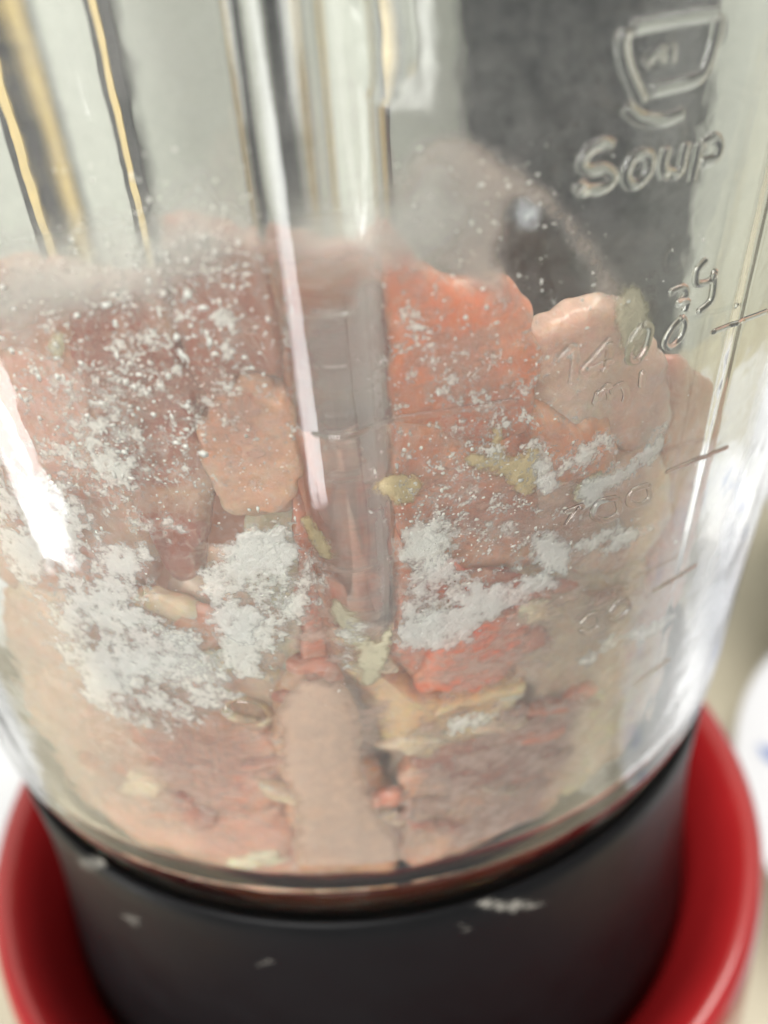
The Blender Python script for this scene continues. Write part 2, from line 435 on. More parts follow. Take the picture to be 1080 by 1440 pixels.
# ------------------------------------------------------------------ base
base = empty('motor_base', (0, 0, CZ))
tag(base, 'red plastic blender motor base with black collar holding the jar', 'blender base')
def lathe_part(name, prof, mat, parent):
    v, f = lathe([(r, z-CZ) for r, z in prof], 160)
    return mesh_obj(name, v, f, mat, parent)
lathe_part('collar', [(0.0, -0.0016), (0.0460, -0.0012), (0.0560, -0.0008), (0.0580, -0.0006), (0.0588, 0.0006), (0.0592, 0.0008), (0.0596, 0.0002), (0.0597, -0.002), (0.0594, -0.006), (0.0590, -0.014), (0.0592, -0.025), (0.0606, -0.045), (0.0616, -0.0545), (0.050, -0.0545)], BLACK, base)
lathe_part('shell', [(0.0500, -0.0560), (0.0610, -0.0560), (0.0618, -0.0520), (0.0632, -0.0500), (0.0664, -0.0450), (0.0690, -0.0420), (0.0712, -0.0408), (0.0730, -0.0405), (0.0744, -0.0420), (0.0750, -0.047), (0.0754, -0.06), (0.0764, -0.09), (0.079, -0.12), (0.083, -0.139), (0.083, -0.143), (0.0, -0.143)], RED, base)
lathe_part('foot_ring', [(0.060, -0.1432), (0.078, -0.1432), (0.078, -0.1499), (0.060, -0.1499)], BLACK, base)

# ------------------------------------------------------------------ things behind
p = empty('upright_panel', (0, 0.24, CZ)); 
def panel(label, x0, x1, y, z1, strips):
    e = empty('upright_panel', ((x0+x1)/2, y, CZ)); cx = (x0+x1)/2
    box_part('board', x0-cx, x1-cx, 0, 0.018, 0.0, z1-CZ, DARK, e, 0.001)
    for (a, b_) in strips:
        box_part('edging_strip', a-cx, b_-cx, -0.006, -0.0005, 0.001, z1-CZ-0.002, YELLOW, e, 0.0008)
    tag(e, label, 'panel', 'dark panels behind the jar')
bpy.data.objects.remove(p)
def on_y(x, y, Y):
    d = ray(x, y); t = (Y-CAM_LOC[1])/d[1]; return CAM_LOC+d*t
PY = 0.26
def px_x(x, y=100): return on_y(x, y, PY)[0]
panel('dark upright panel with yellow strip, standing behind the floury side of jar', px_x(20), px_x(160), PY, 0.25, [(px_x(72), px_x(118))])
panel('narrow dark upright panel with yellow strip behind the glass rib', px_x(400), px_x(545), PY, 0.25, [(px_x(452), px_x(500))])
panel('wide plain dark panel standing behind the word on the jar', px_x(668), px_x(1075), PY, 0.25, [])

def on_counter(x, y, z=CZ):
    d = ray(x, y); t = (z-CAM_LOC[2])/d[2]; return CAM_LOC+d*t
def plate(name, label, c, R, prof, blue):
    e = empty(name, (c[0], c[1], CZ)); tag(e, label, 'plate' if 'plate' in name else 'bowl')
    v, f = lathe([(r*R, z) for r, z in prof], 96)
    mesh_obj('dish', v, f, PORCELAIN, e)
    if blue:
        for k in range(14):
            a = 2*math.pi*k/14
            V, F = [], []
            rr = R*0.86; zz = 0.0145
            for i in range(10):
                t = 2*math.pi*i/10; s = 0.006*(1+0.35*math.sin(3*t+k))
                x = rr*math.cos(a)+s*math.cos(t); y = rr*math.sin(a)+s*math.sin(t)
                V.append((x, y, 0.0103+0.0165*max(0, (math.hypot(x, y)/R-0.70)/0.30)+0.0006))
            V.append((rr*math.cos(a), rr*math.sin(a), 0.0103+0.0165*(0.16/0.30)+0.0007))
            F = [(i, (i+1) % 10, 10) for i in range(10)]
            mesh_obj('blue_motif', V, F, BLUE, e)
    return e
PPROF = [(0.0, 0.006), (0.55, 0.006), (0.66, 0.0085), (0.70, 0.0103), (0.98, 0.0257), (1.0, 0.0262), (1.0, 0.0245), (0.70, 0.006), (0.55, 0.001), (0.5, 0.0), (0.0, 0.0)]
a = on_counter(1003, 1060)
plate('dinner_plate', 'white porcelain plate with blue rim motifs beside red base', (a[0]+0.092, a[1]-0.062), 0.105, PPROF, True)
BPROF = [(0.0, 0.008), (0.4, 0.008), (0.75, 0.028), (0.97, 0.062), (1.0, 0.064), (1.0, 0.061), (0.78, 0.024), (0.45, 0.004), (0.42, 0.0), (0.0, 0.0)]
a = on_counter(1040, 850)
plate('bowl', 'plain white bowl on the counter beyond the plate', (a[0]+0.080, a[1]-0.030), 0.085, BPROF, False)

# ------------------------------------------------------------------ meat
def inner_poly(px):
    q = np.array([on_inner(*p) for p in px]); return q        # az deg, z
def lump(name, px, gap, thick, seed, col, edge=0.0022, rough=0.0012, nb=110, mat=None, wob=0.0022):
    """solid piece lying against the inside of the wall; px is its outline in picture pixels"""
    q = inner_poly(px); q[:, 0] = np.radians(q[:, 0])*(R0-WALL)
    c = catmull(q, nb, True); n = len(c)
    ctr = c.mean(0)
    rings = [1.0, 0.985, 0.95, 0.88, 0.78, 0.66, 0.52, 0.38, 0.24, 0.11]
    V, F = [], []
    size = np.sqrt(((c-ctr)**2).sum(1)).mean()
    for side in (0, 1):
        for ri, s in enumerate(rings):
            if side == 1 and ri == 0: continue
            for i in range(n):
                p = ctr+(c[i]-ctr)*s
                w = noise.noise(Vector((p[0]*180+seed*7, p[1]*180, seed*3.1)))+0.5*noise.noise(Vector((p[0]*520+seed*7, p[1]*520, seed*3.1)))
                d = (c[i]-ctr); L = np.linalg.norm(d)+1e-9
                p = p+d/L*w*wob*s
                dist = (1-s)*L
                if side == 0:
                    e = max(0.0, 1-dist/edge)
                    dep = gap+edge*0.8*(1-math.sqrt(max(0, 1-e*e)))
                    dep += rough*(0.5+0.5*noise.noise(Vector((p[0]*120+seed, p[1]*120, seed*1.7))))+rough*0.4*noise.noise(Vector((p[0]*420, p[1]*420, seed*1.3)))
                else:
                    dep = gap+edge*0.8+thick*math.sqrt(max(0, 1-s**2.6))*(1+0.25*noise.noise(Vector((p[0]*60+seed, p[1]*60, seed))))
                a = math.degrees(p[0]/(R0-WALL)); z = max(p[1], 0.0062)
                r = float(r_in(a, z))-max(dep, gap*0.6)
                V.append(pt(max(r, 0.002), a, z))
    m = len(rings)
    for j in range(m-1):
        for i in range(n):
            k = (i+1) % n; F.append((j*n+i, (j+1)*n+i, (j+1)*n+k, j*n+k))
    off = m*n
    for i in range(n):
        k = (i+1) % n; F.append((i, k, off+k, off+i))
    for j in range(m-2):
        for i in range(n):
            k = (i+1) % n; F.append((off+j*n+i, off+j*n+k, off+(j+1)*n+k, off+(j+1)*n+i))
    V.append(np.mean(V[(m-1)*n:m*n], axis=0)); F += [((m-1)*n+(i+1) % n, (m-1)*n+i, len(V)-1) for i in range(n)]
    o2 = off+(m-2)*n
    V.append(np.mean(V[o2:o2+n], axis=0)); F += [(o2+i, o2+(i+1) % n, len(V)-1) for i in range(n)]
    V = np.array(V); org = V.mean(0)
    o = mesh_obj(name, V-org, F, mat or MEAT); o.location = org
    if col: o.color = col
    return o

GRP = 'raw chicken pieces packed in the jar'
PIECES = [
 # outline, gap, thick, colour, label
 ([(70, 450), (130, 430), (200, 415), (225, 470), (250, 560), (262, 640), (280, 720), (262, 800), (238, 862), (200, 790), (150, 700), (100, 610), (70, 520)], 0.0016, 0.007, (138, 88, 74), 'dark brownish pink chicken piece dusted with flour specks'),
 ([(205, 345), (262, 340), (330, 352), (400, 400), (425, 480), (410, 555), (340, 560), (275, 585), (240, 520), (215, 440)], 0.0022, 0.006, (150, 104, 88), 'mauve brown chicken piece under the floury haze beside rib'),
 ([(262, 585), (320, 556), (395, 568), (440, 615), (452, 690), (420, 745), (345, 765), (290, 735), (268, 660)], 0.0010, 0.012, (196, 156, 132), 'pale tan chicken piece with smooth rounded edge beside dark piece'),
 ([(548, 330), (620, 395), (720, 430), (775, 470), (785, 560), (770, 640), (680, 640), (590, 620), (545, 560), (535, 430)], 0.0014, 0.008, (200, 132, 104), 'orange pink chicken piece crossed by the long level line'),
 ([(548, 620), (640, 612), (740, 640), (790, 700), (800, 790), (700, 830), (600, 800), (550, 760)], 0.0014, 0.012, (192, 140, 118), 'rosy chicken piece under the tan batter splash'),
 ([(790, 490), (850, 466), (930, 458), (988, 520), (985, 620), (900, 660), (820, 640), (782, 570)], 0.0016, 0.005, (200, 172, 156), 'pale beige chicken piece behind the 1400 figures'),
 ([(780, 590), (840, 600), (905, 640), (900, 720), (830, 740), (780, 690)], 0.0012, 0.010, (205, 150, 124), 'small salmon chicken piece under the ml letters'),
 ([(600, 985), (640, 920), (690, 870), (760, 832), (800, 850), (770, 920), (720, 970), (650, 1000)], 0.0006, 0.011, (208, 112, 82), 'bright orange red chicken piece below the white paste patch'),
 ([(548, 890), (620, 880), (660, 910), (640, 965), (590, 985), (550, 960)], 0.0016, 0.010, (186, 126, 106), 'small reddish chicken piece between rib and orange piece'),
 ([(412, 740), (450, 742), (470, 800), (478, 900), (470, 975), (430, 985), (415, 900)], 0.0010, 0.010, (178, 112, 90), 'narrow red brown chicken strip standing inside the rib'),
 ([(375, 1020), (430, 965), (490, 975), (515, 1050), (520, 1110), (545, 1170), (560, 1230), (520, 1290), (440, 1290), (405, 1200), (385, 1110)], 0.0006, 0.012, (190, 144, 112), 'long tan chicken piece with red spots at rib foot'),
 ([(510, 955), (560, 985), (630, 1003), (745, 985), (720, 1030), (650, 1075), (605, 1090), (560, 1060), (520, 1010)], 0.0004, 0.010, (212, 180, 142), 'pale yellow fatty chicken piece below the small reddish piece'),
 ([(590, 1090), (650, 1060), (740, 1030), (820, 1040), (800, 1110), (720, 1130), (630, 1130)], 0.0006, 0.012, (150, 96, 80), 'brown pink chicken piece below the yellow fatty piece'),
 ([(560, 1120), (660, 1110), (770, 1080), (840, 1070), (800, 1150), (700, 1210), (600, 1250), (560, 1240)], 0.0008, 0.012, (188, 146, 124), 'light pink layered chicken piece at the jar bottom'),
 ([(770, 840), (850, 820), (930, 800), (950, 880), (900, 980), (840, 1030), (770, 1010), (740, 930)], 0.0014, 0.014, (180, 158, 138), 'greyish beige chicken piece beside the lowest level lines'),
 ([(800, 1020), (880, 980), (925, 950), (900, 1040), (850, 1110), (800, 1130)], 0.0010, 0.010, (190, 172, 138), 'khaki tinged chicken scrap at the lower side of jar'),
 ([(780, 700), (860, 690), (960, 640), (985, 690), (950, 790), (860, 830), (790, 820)], 0.0012, 0.012, (194, 164, 146), 'lumpy pale pink chicken piece under the second level line'),
 ([(225, 840), (300, 860), (370, 880), (400, 960), (370, 1050), (290, 1060), (220, 1010), (190, 920)], 0.0014, 0.013, (196, 166, 148), 'pale pinkish chicken piece under the floury patch'),
 ([(110, 1000), (200, 1000), (300, 1040), (370, 1070), (390, 1150), (330, 1180), (220, 1150), (140, 1100)], 0.0008, 0.012, (192, 142, 122), 'pink layered chicken piece behind the clear round drop'),
 ([(110, 1090), (200, 1140), (310, 1170), (390, 1160), (420, 1270), (330, 1262), (220, 1230), (130, 1170)], 0.0006, 0.012, (198, 150, 130), 'smooth rose pink chicken piece resting on the jar bottom'),
 ([(-40, 860), (60, 850), (160, 900), (210, 980), (150, 1060), (60, 1080), (-30, 1000)], 0.0016, 0.013, (186, 160, 146), 'greyish pink chicken piece behind the streaky glare'),
 ([(-90, 560), (0, 520), (90, 560), (140, 660), (190, 760), (180, 880), (80, 870), (-60, 820)], 0.0018, 0.008, (184, 146, 132), 'pink chicken piece hidden behind the broad flour smear'),
 ([(340, 740), (412, 730), (425, 850), (415, 980), (370, 960), (335, 860)], 0.0018, 0.010, (176, 164, 142), 'grey green tinged chicken strip beside the red strip'),
 ([(-80, 440), (0, 400), (80, 410), (110, 520), (60, 600), (-60, 580)], 0.0024, 0.005, (178, 142, 126), 'dull pink chicken piece high behind the speckled glass'),
 ([(425, 380), (470, 372), (530, 372), (545, 470), (545, 620), (500, 640), (440, 600), (425, 480)], 0.0026, 0.005, (150, 104, 88), 'brown chicken piece seen through the middle of the rib'),
 ([(985, 560), (1040, 540), (1060, 640), (1020, 800), (960, 920), (930, 900), (960, 780), (975, 660)], 0.0016, 0.008, (170, 128, 112), 'mauve chicken edge along the far curve of the jar'),
 ([(10, 960), (90, 1000), (150, 1080), (170, 1180), (110, 1165), (50, 1100), (0, 1030)], 0.0008, 0.010, (188, 158, 142), 'greyish pink chicken scrap low on the glass by the white plate'),
 ([(890, 960), (945, 890), (975, 920), (945, 1020), (880, 1095), (840, 1115), (850, 1050)], 0.0008, 0.010, (186, 162, 142), 'beige chicken scrap low on the glass by the patterned plate'),
 ([(480, 1000), (560, 1050), (600, 1100), (580, 1180), (560, 1230), (520, 1100)], 0.0040, 0.010, (150, 128, 112), 'grey brown chicken scrap in the gap beside rib foot'),
]
for i, (px, gap, th, col, lab) in enumerate(PIECES):
    cx = sum(p_[0] for p_ in px)/len(px); cyy = sum(p_[1] for p_ in px)/len(px)
    px2 = [(cx+(x-cx)*1.04, cyy+(y-cyy)*1.04) for x, y in px]
    o = lump('chicken_piece', px2, gap+0.0006, th, i+1.3, meat_col(*col))
    tag(o, lab, 'chicken', GRP)

# pieces deeper inside that fill the jar and are seen over and between the front ones
def blob(loc, dims, rot, seed, col, label):
    bm = bmesh.new(); bmesh.ops.create_icosphere(bm, subdivisions=4, radius=1)
    for v in bm.verts:
        p_ = v.co.copy()
        f = 1+0.28*noise.noise(p_*1.4+Vector((seed, 0, 0)))+0.10*noise.noise(p_*3.5+Vector((0, seed, 0)))
        v.co = Vector((p_.x*dims[0]*f, p_.y*dims[1]*f, p_.z*dims[2]*f))
    me = bpy.data.meshes.new('chicken_piece'); bm.to_mesh(me); bm.free()
    me.polygons.foreach_set('use_smooth', [True]*len(me.polygons)); me.materials.append(MEAT)
    o = bpy.data.objects.new('chicken_piece', me); COL.objects.link(o)
    o.location = loc; o.rotation_euler = rot; o.color = meat_col(*col)
    return tag(o, label, 'chicken', GRP)
DEEP = [((-0.020, -0.020, 0.036), (0.024, 0.015, 0.024), (0.2, 0.1, 0.4), (160, 122, 106), 'brown chicken piece behind the mauve brown front piece'),
 ((0.020, -0.020, 0.034), (0.022, 0.015, 0.026), (0.1, 0.3, -0.5), (184, 140, 120), 'pink chicken piece behind the orange pink front piece'),
 ((-0.030, 0.010, 0.026), (0.020, 0.022, 0.018), (0.3, 0.1, 0.2), (176, 140, 124), 'dull pink chicken piece deep behind the broad flour smear'),
 ((0.026, 0.020, 0.022), (0.022, 0.022, 0.015), (0.1, 0.2, 0.9), (180, 146, 128), 'pale pink chicken piece deep behind the 1400 figures'),
 ((0.0, 0.002, 0.026), (0.036, 0.036, 0.019), (0, 0, 0), (176, 134, 116), 'large chicken piece lying on the jar floor under the pile')]
for i, (a, b_, c_, d_, e_) in enumerate(DEEP): blob(a, b_, c_, i+1.0, d_, e_)

# thin scraps flattened between the big pieces and the glass
def scraps():
    zones = [(120, 1000, 380, 1230, 'over the smooth rose pink piece'), (560, 1000, 860, 1200, 'over the light pink layered piece'), (560, 820, 900, 1000, 'around the orange red piece'), (400, 880, 560, 1230, 'along the foot of the rib'), (200, 860, 400, 1000, 'under the thin flour veil')]
    kinds = [((212, 186, 160), 'pale flattened scrap of chicken fat '),
             ((178, 118, 98), 'reddish flattened scrap of chicken '),
             ((150, 116, 102), 'brownish flattened scrap of chicken ')]
    for k in range(54):
        x0, y0, x1, y1, where = zones[k % 5]
        cx, cy_ = random.uniform(x0, x1), random.uniform(y0, y1)
        ax = random.uniform(14, 48); ay = ax*random.uniform(0.14, 0.36)
        slope = -0.25*(cx-470)/300 + random.uniform(-0.25, 0.25)
        px = []
        for t in np.linspace(0, 2*math.pi, 10, endpoint=False):
            q = random.uniform(0.6, 1.3); X = ax*q*math.cos(t); Y = ay*q*math.sin(t)
            px.append((cx+X-Y*slope, cy_+Y+X*slope))
        if max(on_inner(*p_)[1] for p_ in px) < 0.009: continue
        col, lab = kinds[random.choice((0, 0, 1, 1, 2))]
        j = random.uniform(0.88, 1.08)
        o = lump('chicken_scrap', px, random.uniform(0.0005, 0.0010), random.uniform(0.0008, 0.002), 100+k, meat_col(*(c*j for c in col)), edge=0.0012, rough=0.0003, nb=30)
        tag(o, lab+where, 'chicken', 'chicken scraps flattened on the glass')
scraps()

# ------------------------------------------------------------------ residue on the inside of the glass
def sdf(poly, X, Y):
    """signed distance (+ inside) from polygon, vectorised"""
    d = np.full(X.shape, 1e9); ins = np.zeros(X.shape, bool); n = len(poly)
    for i in range(n):
        x1, y1 = poly[i]; x2, y2 = poly[(i+1) % n]
        ex, ey = x2-x1, y2-y1
        t = np.clip(((X-x1)*ex+(Y-y1)*ey)/(ex*ex+ey*ey+1e-18), 0, 1)
        d = np.minimum(d, np.hypot(X-x1-t*ex, Y-y1-t*ey))
        c = ((y1 > Y) != (y2 > Y)) & (X < (x2-x1)*(Y-y1)/(y2-y1+1e-18)+x1)
        ins ^= c
    return np.where(ins, d, -d)

def film(name, px, soft, mat, gap, step=0.0006, level=0.62, to2=None, rf=None, zmin=0.012):
    q = np.array([to2(*p_) for p_ in px]) if to2 else inner_poly(px); q[:, 0] = np.radians(q[:, 0])*(R0-WALL)
    c = catmull(q, 60, True)
    mn = c.min(0)-soft*2; mx_ = c.max(0)+soft*2
    xs = np.arange(mn[0], mx_[0]+step, step); ys = np.arange(max(mn[1], zmin), mx_[1]+step, step)
    X, Y = np.meshgrid(xs, ys)
    s = sdf(c, X, Y)
    den = np.clip(0.5+0.5*s/soft, 0, 1)*level*1.25
    A = np.degrees(X/(R0-WALL)); Rr = (rf or r_in)(A, Y)-gap
    P = pt(Rr, A, Y)
    keep = den > 0.02
    idx = -np.ones(X.shape, int); F = []; H_, W_ = X.shape
    cell = keep[:-1, :-1] | keep[1:, :-1] | keep[:-1, 1:] | keep[1:, 1:]
    use = np.zeros(X.shape, bool)
    for a_, b_ in ((0, 0), (1, 0), (0, 1), (1, 1)):
        use[a_:H_-1+a_, b_:W_-1+b_] |= cell
    idx[use] = np.arange(use.sum())
    jj, ii = np.nonzero(cell)
    F = np.stack([idx[jj, ii], idx[jj, ii+1], idx[jj+1, ii+1], idx[jj+1, ii]], -1)
    o = mesh_obj(name, P[use], F.tolist(), mat)
    at = o.data.attributes.new('den', 'FLOAT', 'POINT'); at.data.foreach_set('value', den[use].astype(np.float32))
    return o
FG = 'flour smears stuck inside the glass'
FILMS = [
 ('flour_smear', [(-60, 600), (40, 640), (100, 672), (150, 712), (168, 752), (205, 762), (224, 840), (245, 868), (285, 885), (300, 930), (250, 955), (200, 975), (150, 1010), (90, 960), (40, 860), (-20, 760), (-60, 740)], 0.0026, FLOUR, 0.00015, 0.59, 'broadest white flour smear, on the side curve of the glass'),
 ('flour_smear', [(250, 742), (300, 758), (335, 742), (400, 732), (425, 760), (415, 812), (385, 862), (345, 905), (295, 885), (280, 832), (300, 792), (280, 765)], 0.0014, FLOUR, 0.00015, 0.66, 'greenish white flour patch between dark piece and rib'),
 ('flour_smear', [(556, 905), (566, 840), (586, 800), (640, 782), (664, 802), (705, 820), (780, 806), (800, 826), (725, 855), (665, 905), (600, 918)], 0.0013, FLOUR, 0.00015, 0.66, 'white flour paste patch beside rib above orange piece'),
 ('flour_smear', [(810, 705), (832, 668), (895, 640), (930, 596), (945, 604), (925, 652), (862, 692), (830, 718)], 0.0012, FLOUR, 0.00015, 0.74, 'slanting white flour streak below the 1400 ml figures'),
 ('flour_smear', [(752, 616), (778, 616), (778, 650), (786, 684), (762, 694), (752, 660)], 0.0008, FLOUR, 0.00015, 0.7, 'small bright flour dab edging the tan batter splash'),
 ('flour_smear', [(735, 760), (770, 735), (800, 770), (800, 810), (760, 800)], 0.0010, FLOUR, 0.00015, 0.7, 'small loose flour dab above the orange red piece'),
 ('flour_smear', [(548, 725), (600, 730), (640, 745), (620, 790), (575, 800), (548, 770)], 0.0016, FLOUR_THIN, 0.00015, 0.74, 'crumbly flour patch below tan batter beside rib'),
 ('flour_smear', [(300, 870), (380, 850), (430, 760), (470, 745), (455, 830), (400, 930), (350, 970), (290, 960)], 0.0024, FLOUR_THIN, 0.00017, 0.66, 'thin streaky flour veil running down beside the rib'),
 ('flour_smear', [(40, 520), (110, 520), (180, 560), (230, 640), (240, 740), (180, 740), (110, 690), (40, 640)], 0.0030, FLOUR_THIN, 0.00017, 0.50, 'sparse flour dusting over the dark brown piece'),
 ('flour_smear', [(150, 930), (260, 890), (340, 950), (330, 1010), (230, 1040), (150, 1020)], 0.0030, FLOUR_THIN, 0.00017, 0.55, 'faint flour veil fading out below the broad smear'),
]
for nm, px, soft, mt, gap, lev, lab in FILMS:
    tag(film(nm, px, soft, mt, gap, level=lev), lab, 'flour', FG)
WISPS = [(620, 760, 60, 16, -0.3), (700, 745, 50, 14, 0.2), (600, 870, 46, 14, -0.5), (740, 790, 60, 14, -0.4), (860, 760, 50, 22, -0.3), (830, 640, 46, 16, -0.6),
         (500, 900, 16, 60, 0.1), (470, 830, 14, 50, 0.15), (350, 780, 60, 18, -0.5), (270, 905, 60, 20, 0.3), (180, 880, 50, 16, 0.3), (650, 690, 50, 12, -0.2), (880, 900, 60, 16, -0.5), (690, 1010, 60, 12, -0.25)]
WHERE = ['above the white paste patch', 'just under the tan batter splash', 'inside the edge of white paste patch', 'joining the paste patch and loose dab', 'beside the figures 200', 'along the slanting streak',
         'running down the lower rib', 'on the grey band of the rib', 'across the greenish white patch', 'under the greenish white patch', 'in the broad smear', 'beside the ragged tan batter splash', 'beside the lowest figures', 'over the pale yellow fatty piece']
for k, (x, y, ax, ay, sl) in enumerate(WISPS):
    px = []
    for t in np.linspace(0, 2*math.pi, 11)[:-1]:
        q = random.uniform(0.5, 1.3); px.append((x+ax*q*math.cos(t)-ay*q*math.sin(t)*sl, y+ay*q*math.sin(t)+ax*q*math.cos(t)*sl))
    tag(film('flour_wisp', px, 0.0012, FLOUR_THIN, 0.00016, 0.0005, 0.62), 'ragged thin white flour wisp '+WHERE[k], 'flour', 'flour wisps among the larger smears')
g1 = film('grease_and_reflection_film', [(-60, 330), (150, 300), (300, 205), (345, 270), (520, 240), (600, 192), (660, 230), (690, 300), (660, 360), (600, 400), (560, 420), (500, 410), (340, 400), (200, 460), (80, 480), (-60, 520)], 0.0045, GREASE_GLARE, 0.0003, 0.0009, 0.72)
tag(g1, 'grey greasy haze band above the meat inside the glass', 'grease')
sk = film('chicken_skin', [(555, 340), (572, 228), (640, 190), (720, 222), (800, 285), (872, 375), (905, 432), (845, 428), (838, 380), (800, 330), (748, 292), (722, 330), (730, 400), (768, 462), (700, 432), (620, 395)], 0.0016, SKIN, 0.0012, 0.0006, 0.7)
tag(sk, 'translucent greyish chicken skin arching over a dark gap', 'chicken skin')
g2 = film('grease_and_reflection_film', [(790, 610), (1000, 560), (1000, 760), (950, 930), (900, 1060), (800, 1060), (700, 930), (760, 760)], 0.006, GREASE_GLARE, 0.0003, 0.0009, 0.30)
tag(g2, 'pale greasy film on the glass around the lower level lines', 'grease')
g3 = film('grease_and_reflection_film', [(-60, 640), (80, 640), (200, 960), (300, 1130), (240, 1200), (120, 1120), (0, 1000), (-60, 900)], 0.006, GREASE_GLARE, 0.0003, 0.0009, 0.30)  # glare on the side curve, painted as a pale film
tag(g3, 'painted streaky glare film on the glass around the broadest flour smear', 'grease')

SL = [
 ([(390, 1010), (440, 965), (495, 980), (512, 1060), (530, 1130), (562, 1220), (530, 1268), (430, 1262), (412, 1150)], PULP, 0.85, 'wide tan pink pulp smear running down the rib to the foot'),
 ([(60, 860), (200, 950), (330, 980), (360, 1100), (230, 1110), (110, 1010)], SLURRY_PINK, 0.50, 'pale pink slurry under the broad flour smear'),
 ([(60, 420), (200, 400), (420, 400), (420, 560), (280, 620), (120, 600)], SLURRY_PINK, 0.42, 'dull pink slurry high on the speckled glass'),
 ([(90, 990), (220, 1000), (330, 1060), (380, 1120), (400, 1230), (300, 1225), (200, 1190), (110, 1120)], SLURRY, 0.45, 'pale streaky meat slurry low on the glass below the round drop'),
 ([(560, 1010), (700, 1000), (830, 950), (900, 1000), (850, 1120), (740, 1190), (620, 1230), (560, 1180)], SLURRY, 0.45, 'pale streaky meat slurry low on the glass below the yellow fatty piece'),
 ([(550, 780), (680, 860), (820, 760), (920, 720), (930, 860), (820, 960), (700, 1000), (560, 990)], SLURRY, 0.45, 'streaked beige slurry over the orange red piece'),
 ([(560, 430), (760, 480), (880, 640), (880, 760), (720, 800), (560, 760)], SLURRY_PINK, 0.44, 'pinkish slurry smeared over pieces around the tan batter splash'),
 ([(210, 380), (420, 420), (440, 720), (300, 740), (240, 640)], SLURRY_PINK, 0.42, 'thin pinkish slurry over the pale tan piece'),
 ([(410, 720), (500, 740), (560, 860), (560, 1100), (560, 1230), (430, 1230), (400, 1000)], SLURRY, 0.45, 'beige slurry trapped along the lower rib'),
]
for px, mt, lev, lab in SL:
    tag(film('slurry_smear', px, 0.0022 if mt is PULP else 0.0045, mt, 0.0005 if mt is PULP else 0.0008, 0.0008, lev), lab, 'slurry', 'meat slurry smears inside the glass')
rg = film('grease_and_reflection_film', [(452, 410), (545, 400), (550, 560), (548, 700), (552, 860), (530, 930), (505, 850), (478, 740), (455, 600)], 0.0016, RIB_REFLECTION, 0.0004, 0.0005, 0.7)  # film painted where the rib mirrors grey surroundings
tag(rg, 'painted smooth grey reflection along the middle of the rib', 'grease')
for px, lev, lab in (([(0, 420), (120, 380), (300, 330), (430, 380), (430, 560), (300, 700), (160, 730), (20, 640)], 0.31, 'dense fine floury dust over the dark brown piece'),
                     ([(560, 440), (760, 480), (800, 640), (760, 790), (570, 780)], 0.33, 'sparse fine floury dust over the orange pink piece')):
    tag(film('flour_dust', px, 0.006, DUST, 0.0002, 0.0008, lev), lab, 'flour', kind='stuff')

fog = film('condensation', [(-150, -60), (500, -80), (1060, -40), (1060, 500), (1000, 860), (900, 1080), (700, 1225), (450, 1262), (200, 1215), (-30, 1050), (-120, 700)], 0.008, FOG, 0.0004, 0.0011, 0.56)
tag(fog, 'thin grey fog of moisture over the inside of the glass', 'condensation', kind='stuff')

# batter splashes: thicker, with body
SP = [
 ([(655, 655), (668, 640), (690, 640), (694, 608), (708, 602), (716, 640), (740, 638), (752, 620), (768, 632), (766, 670), (742, 700), (712, 678), (680, 668)], TANFILM, 'tan batter splash with ragged edge beside small flour dab'),
 ([(505, 690), (520, 676), (560, 668), (592, 676), (585, 704), (560, 715), (530, 708)], TANFILM, 'tan batter dab on the edge of the rib'),
 ([(430, 735), (455, 728), (490, 768), (478, 786), (450, 768)], TANFILM, 'wedge of tan batter at the end of bright rib highlight'),
 ([(478, 850), (492, 838), (506, 862), (520, 900), (540, 880), (545, 910), (528, 960), (508, 960), (502, 905), (484, 880)], PALEFILM, 'pale batter drip with forked top inside the rib'),
 ([(875, 412), (896, 400), (914, 425), (918, 470), (900, 505), (878, 490), (868, 450)], PALEFILM, 'pale batter blob over the 1400 figures'),
 ([(808, 700), (824, 676), (848, 662), (862, 672), (846, 694), (820, 712)], PALEFILM, 'pale batter dab at the lower end of slanting streak'),
 ([(64, 480), (80, 468), (92, 486), (84, 506), (66, 500)], PALEFILM, 'small pale crumb among the densest flour specks'),
]
for i, (px, mt, lab) in enumerate(SP):
    o = film('batter_splash', px, 0.0008, mt, 0.0003, 0.0003, 0.80)
    tag(o, lab, 'batter', 'batter splashes inside the glass')

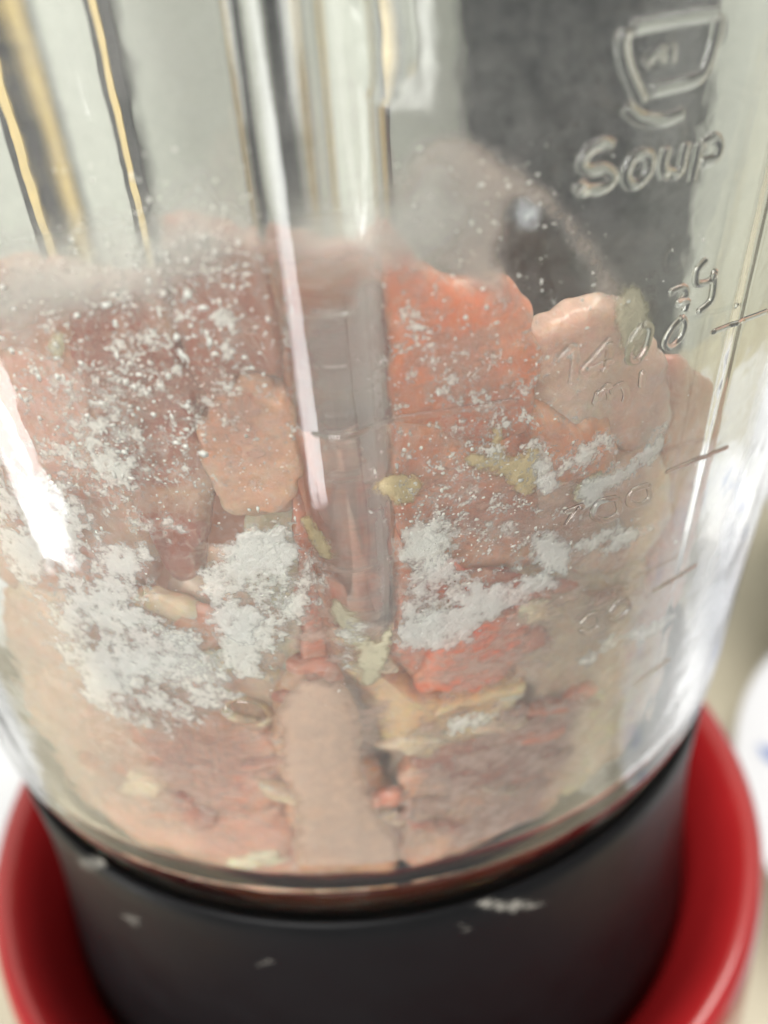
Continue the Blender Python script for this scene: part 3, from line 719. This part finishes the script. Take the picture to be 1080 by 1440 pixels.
# flour specks: far too many to count
def specks():
    V, F = [], []
    def add(az, z, s):
        n = random.choice((5, 6, 7)); b = len(V); k = random.uniform(0.6, 1.5); ph = random.random()*6
        for i in range(n):
            t = 2*math.pi*i/n+ph; q = s*random.uniform(0.7, 1.25)
            x = q*math.cos(t)*k; y = q*math.sin(t)/k
            a = az+math.degrees(x/R0); V.append(pt(float(r_in(a, z+y))-0.00005, a, z+y))
        V.append(pt(float(r_in(az, z))-0.00005-s*0.5, az, z))
        V.append(pt(float(r_in(az, z))-0.00002, az, z))
        for i in range(n):
            j = (i+1) % n
            F.append((b+i, b+j, b+n)); F.append((b+j, b+i, b+n+1))
    def scatter(n, cx, cy_, sx, sy, s0, s1):
        for _ in range(n):
            x, y = random.gauss(cx, sx), random.gauss(cy_, sy)
            if not (-40 < x < 1040 and 200 < y < 1200): continue
            try: a, z = on_inner(x, y)
            except ValueError: continue
            if z < 0.014 or (abs(a-0.4) < 3.2 and z > 0.045): continue
            add(a, z, random.uniform(s0, s1)*random.choice((0.35, 0.45, 0.6, 0.8, 1, 1.5)))
    scatter(600, 150, 540, 110, 110, 0.00008, 0.00020)
    scatter(380, 300, 400, 90, 90, 0.00008, 0.00018)
    scatter(400, 620, 560, 130, 160, 0.00005, 0.00013)
    scatter(260, 620, 720, 120, 60, 0.00006, 0.00016)
    scatter(140, 740, 280, 90, 110, 0.00005, 0.00014)
    scatter(22, 270, 500, 40, 60, 0.0002, 0.00035)
    scatter(500, 400, 700, 320, 200, 0.00004, 0.0001)
    o = mesh_obj('flour_specks', V, F, FLECK, smooth=True)
    tag(o, 'fine white flour specks scattered over the inside of the glass', 'flour', kind='stuff')
specks()

# clear drops on the outside
def drop(px, rx, ry, h, label):
    az, z = on_outer(*px); V, F = [], []; n, m = 40, 10
    for j in range(m+1):
        t = j/m*math.pi/2
        for i in range(n):
            a = 2*math.pi*i/n
            rho = 1-j/m
            x = rx*rho*math.cos(a)*(1-0.12*math.sin(a)); y = ry*rho*math.sin(a)
            aa = az+math.degrees(x/R0); V.append(pt(float(r_out(aa, z+y))+h*(1-rho**2.6)-0.00012*rho**8, aa, z+y))
    for j in range(m):
        for i in range(n):
            k = (i+1) % n; F.append((j*n+i, j*n+k, (j+1)*n+k, (j+1)*n+i))
    o = mesh_obj('water_drop', V, F, GLASS)
    tag(o, label, 'water drop', 'drops on the glass')
drop((538, 45), 0.0018, 0.0042, 0.00042, 'long clear drop hanging on the upper part of rib')
drop((343, 1002), 0.0022, 0.0019, 0.00034, 'round clear drop low on the glass beside rib')

a = on_counter(4, 1150)
plate('saucer_plate', 'plain white plate with a black handled knife on it', (a[0]-0.055, a[1]+0.02), 0.092, PPROF, False)
kn = empty('knife', (a[0]-0.035, a[1]+0.012, CZ+0.0275)); kn.rotation_euler = (0, 0, 0.5)
box_part('handle', -0.055, 0.03, -0.008, 0.008, 0, 0.012, BLACK, kn, 0.003)
box_part('blade', -0.15, -0.0555, -0.009, 0.007, 0.005, 0.0066, STEEL, kn, 0.0004)
tag(kn, 'black handled knife lying across the plain white plate', 'knife')

# floury residue stuck to the black collar
COLLAR_PROF = np.array([(-0.0545, 0.0616), (-0.045, 0.0606), (-0.025, 0.0592), (-0.014, 0.0590), (-0.006, 0.0594), (-0.002, 0.0597), (0.0002, 0.0596)])
def on_collar(x, y):
    d = ray(x, y); R = 0.0594
    A = d[0]**2+d[1]**2; B = CAM_LOC[0]*d[0]+CAM_LOC[1]*d[1]; Cc = CAM_LOC[0]**2+CAM_LOC[1]**2-R*R
    P = CAM_LOC+d*((-B-math.sqrt(max(B*B-A*Cc, 0)))/A)
    return math.degrees(math.atan2(P[0], -P[1])), P[2]
def r_collar(az, z): return np.interp(z, COLLAR_PROF[:, 0], COLLAR_PROF[:, 1])
def smudge(px, rx, ry, level, label):
    poly = [(px[0]+rx*math.cos(t)*random.uniform(0.7, 1.25)+0.35*ry*math.sin(t), px[1]+ry*math.sin(t)*random.uniform(0.7, 1.25)) for t in np.linspace(0, 2*math.pi, 9)[:-1]]
    o = film('flour_smudge', poly, 0.0009, SMUDGE, -0.00012, 0.0003, level, to2=on_collar, rf=r_collar, zmin=-0.05)
    tag(o, label, 'flour', 'floury smudges on the black collar')
smudge((186, 1292), 12, 10, 0.55, 'round floury smudge on the collar below the rose pink piece')
smudge((372, 1354), 13, 6, 0.45, 'small floury smudge lowest on the black collar')
smudge((652, 1300), 13, 6, 0.5, 'small floury smudge under the glass edge near the rib foot')
smudge((715, 1270), 60, 9, 0.55, 'long floury smudge along the collar lip under the glass')
smudge((130, 1212), 22, 12, 0.5, 'faint floury smudge on the collar beside the red shell')
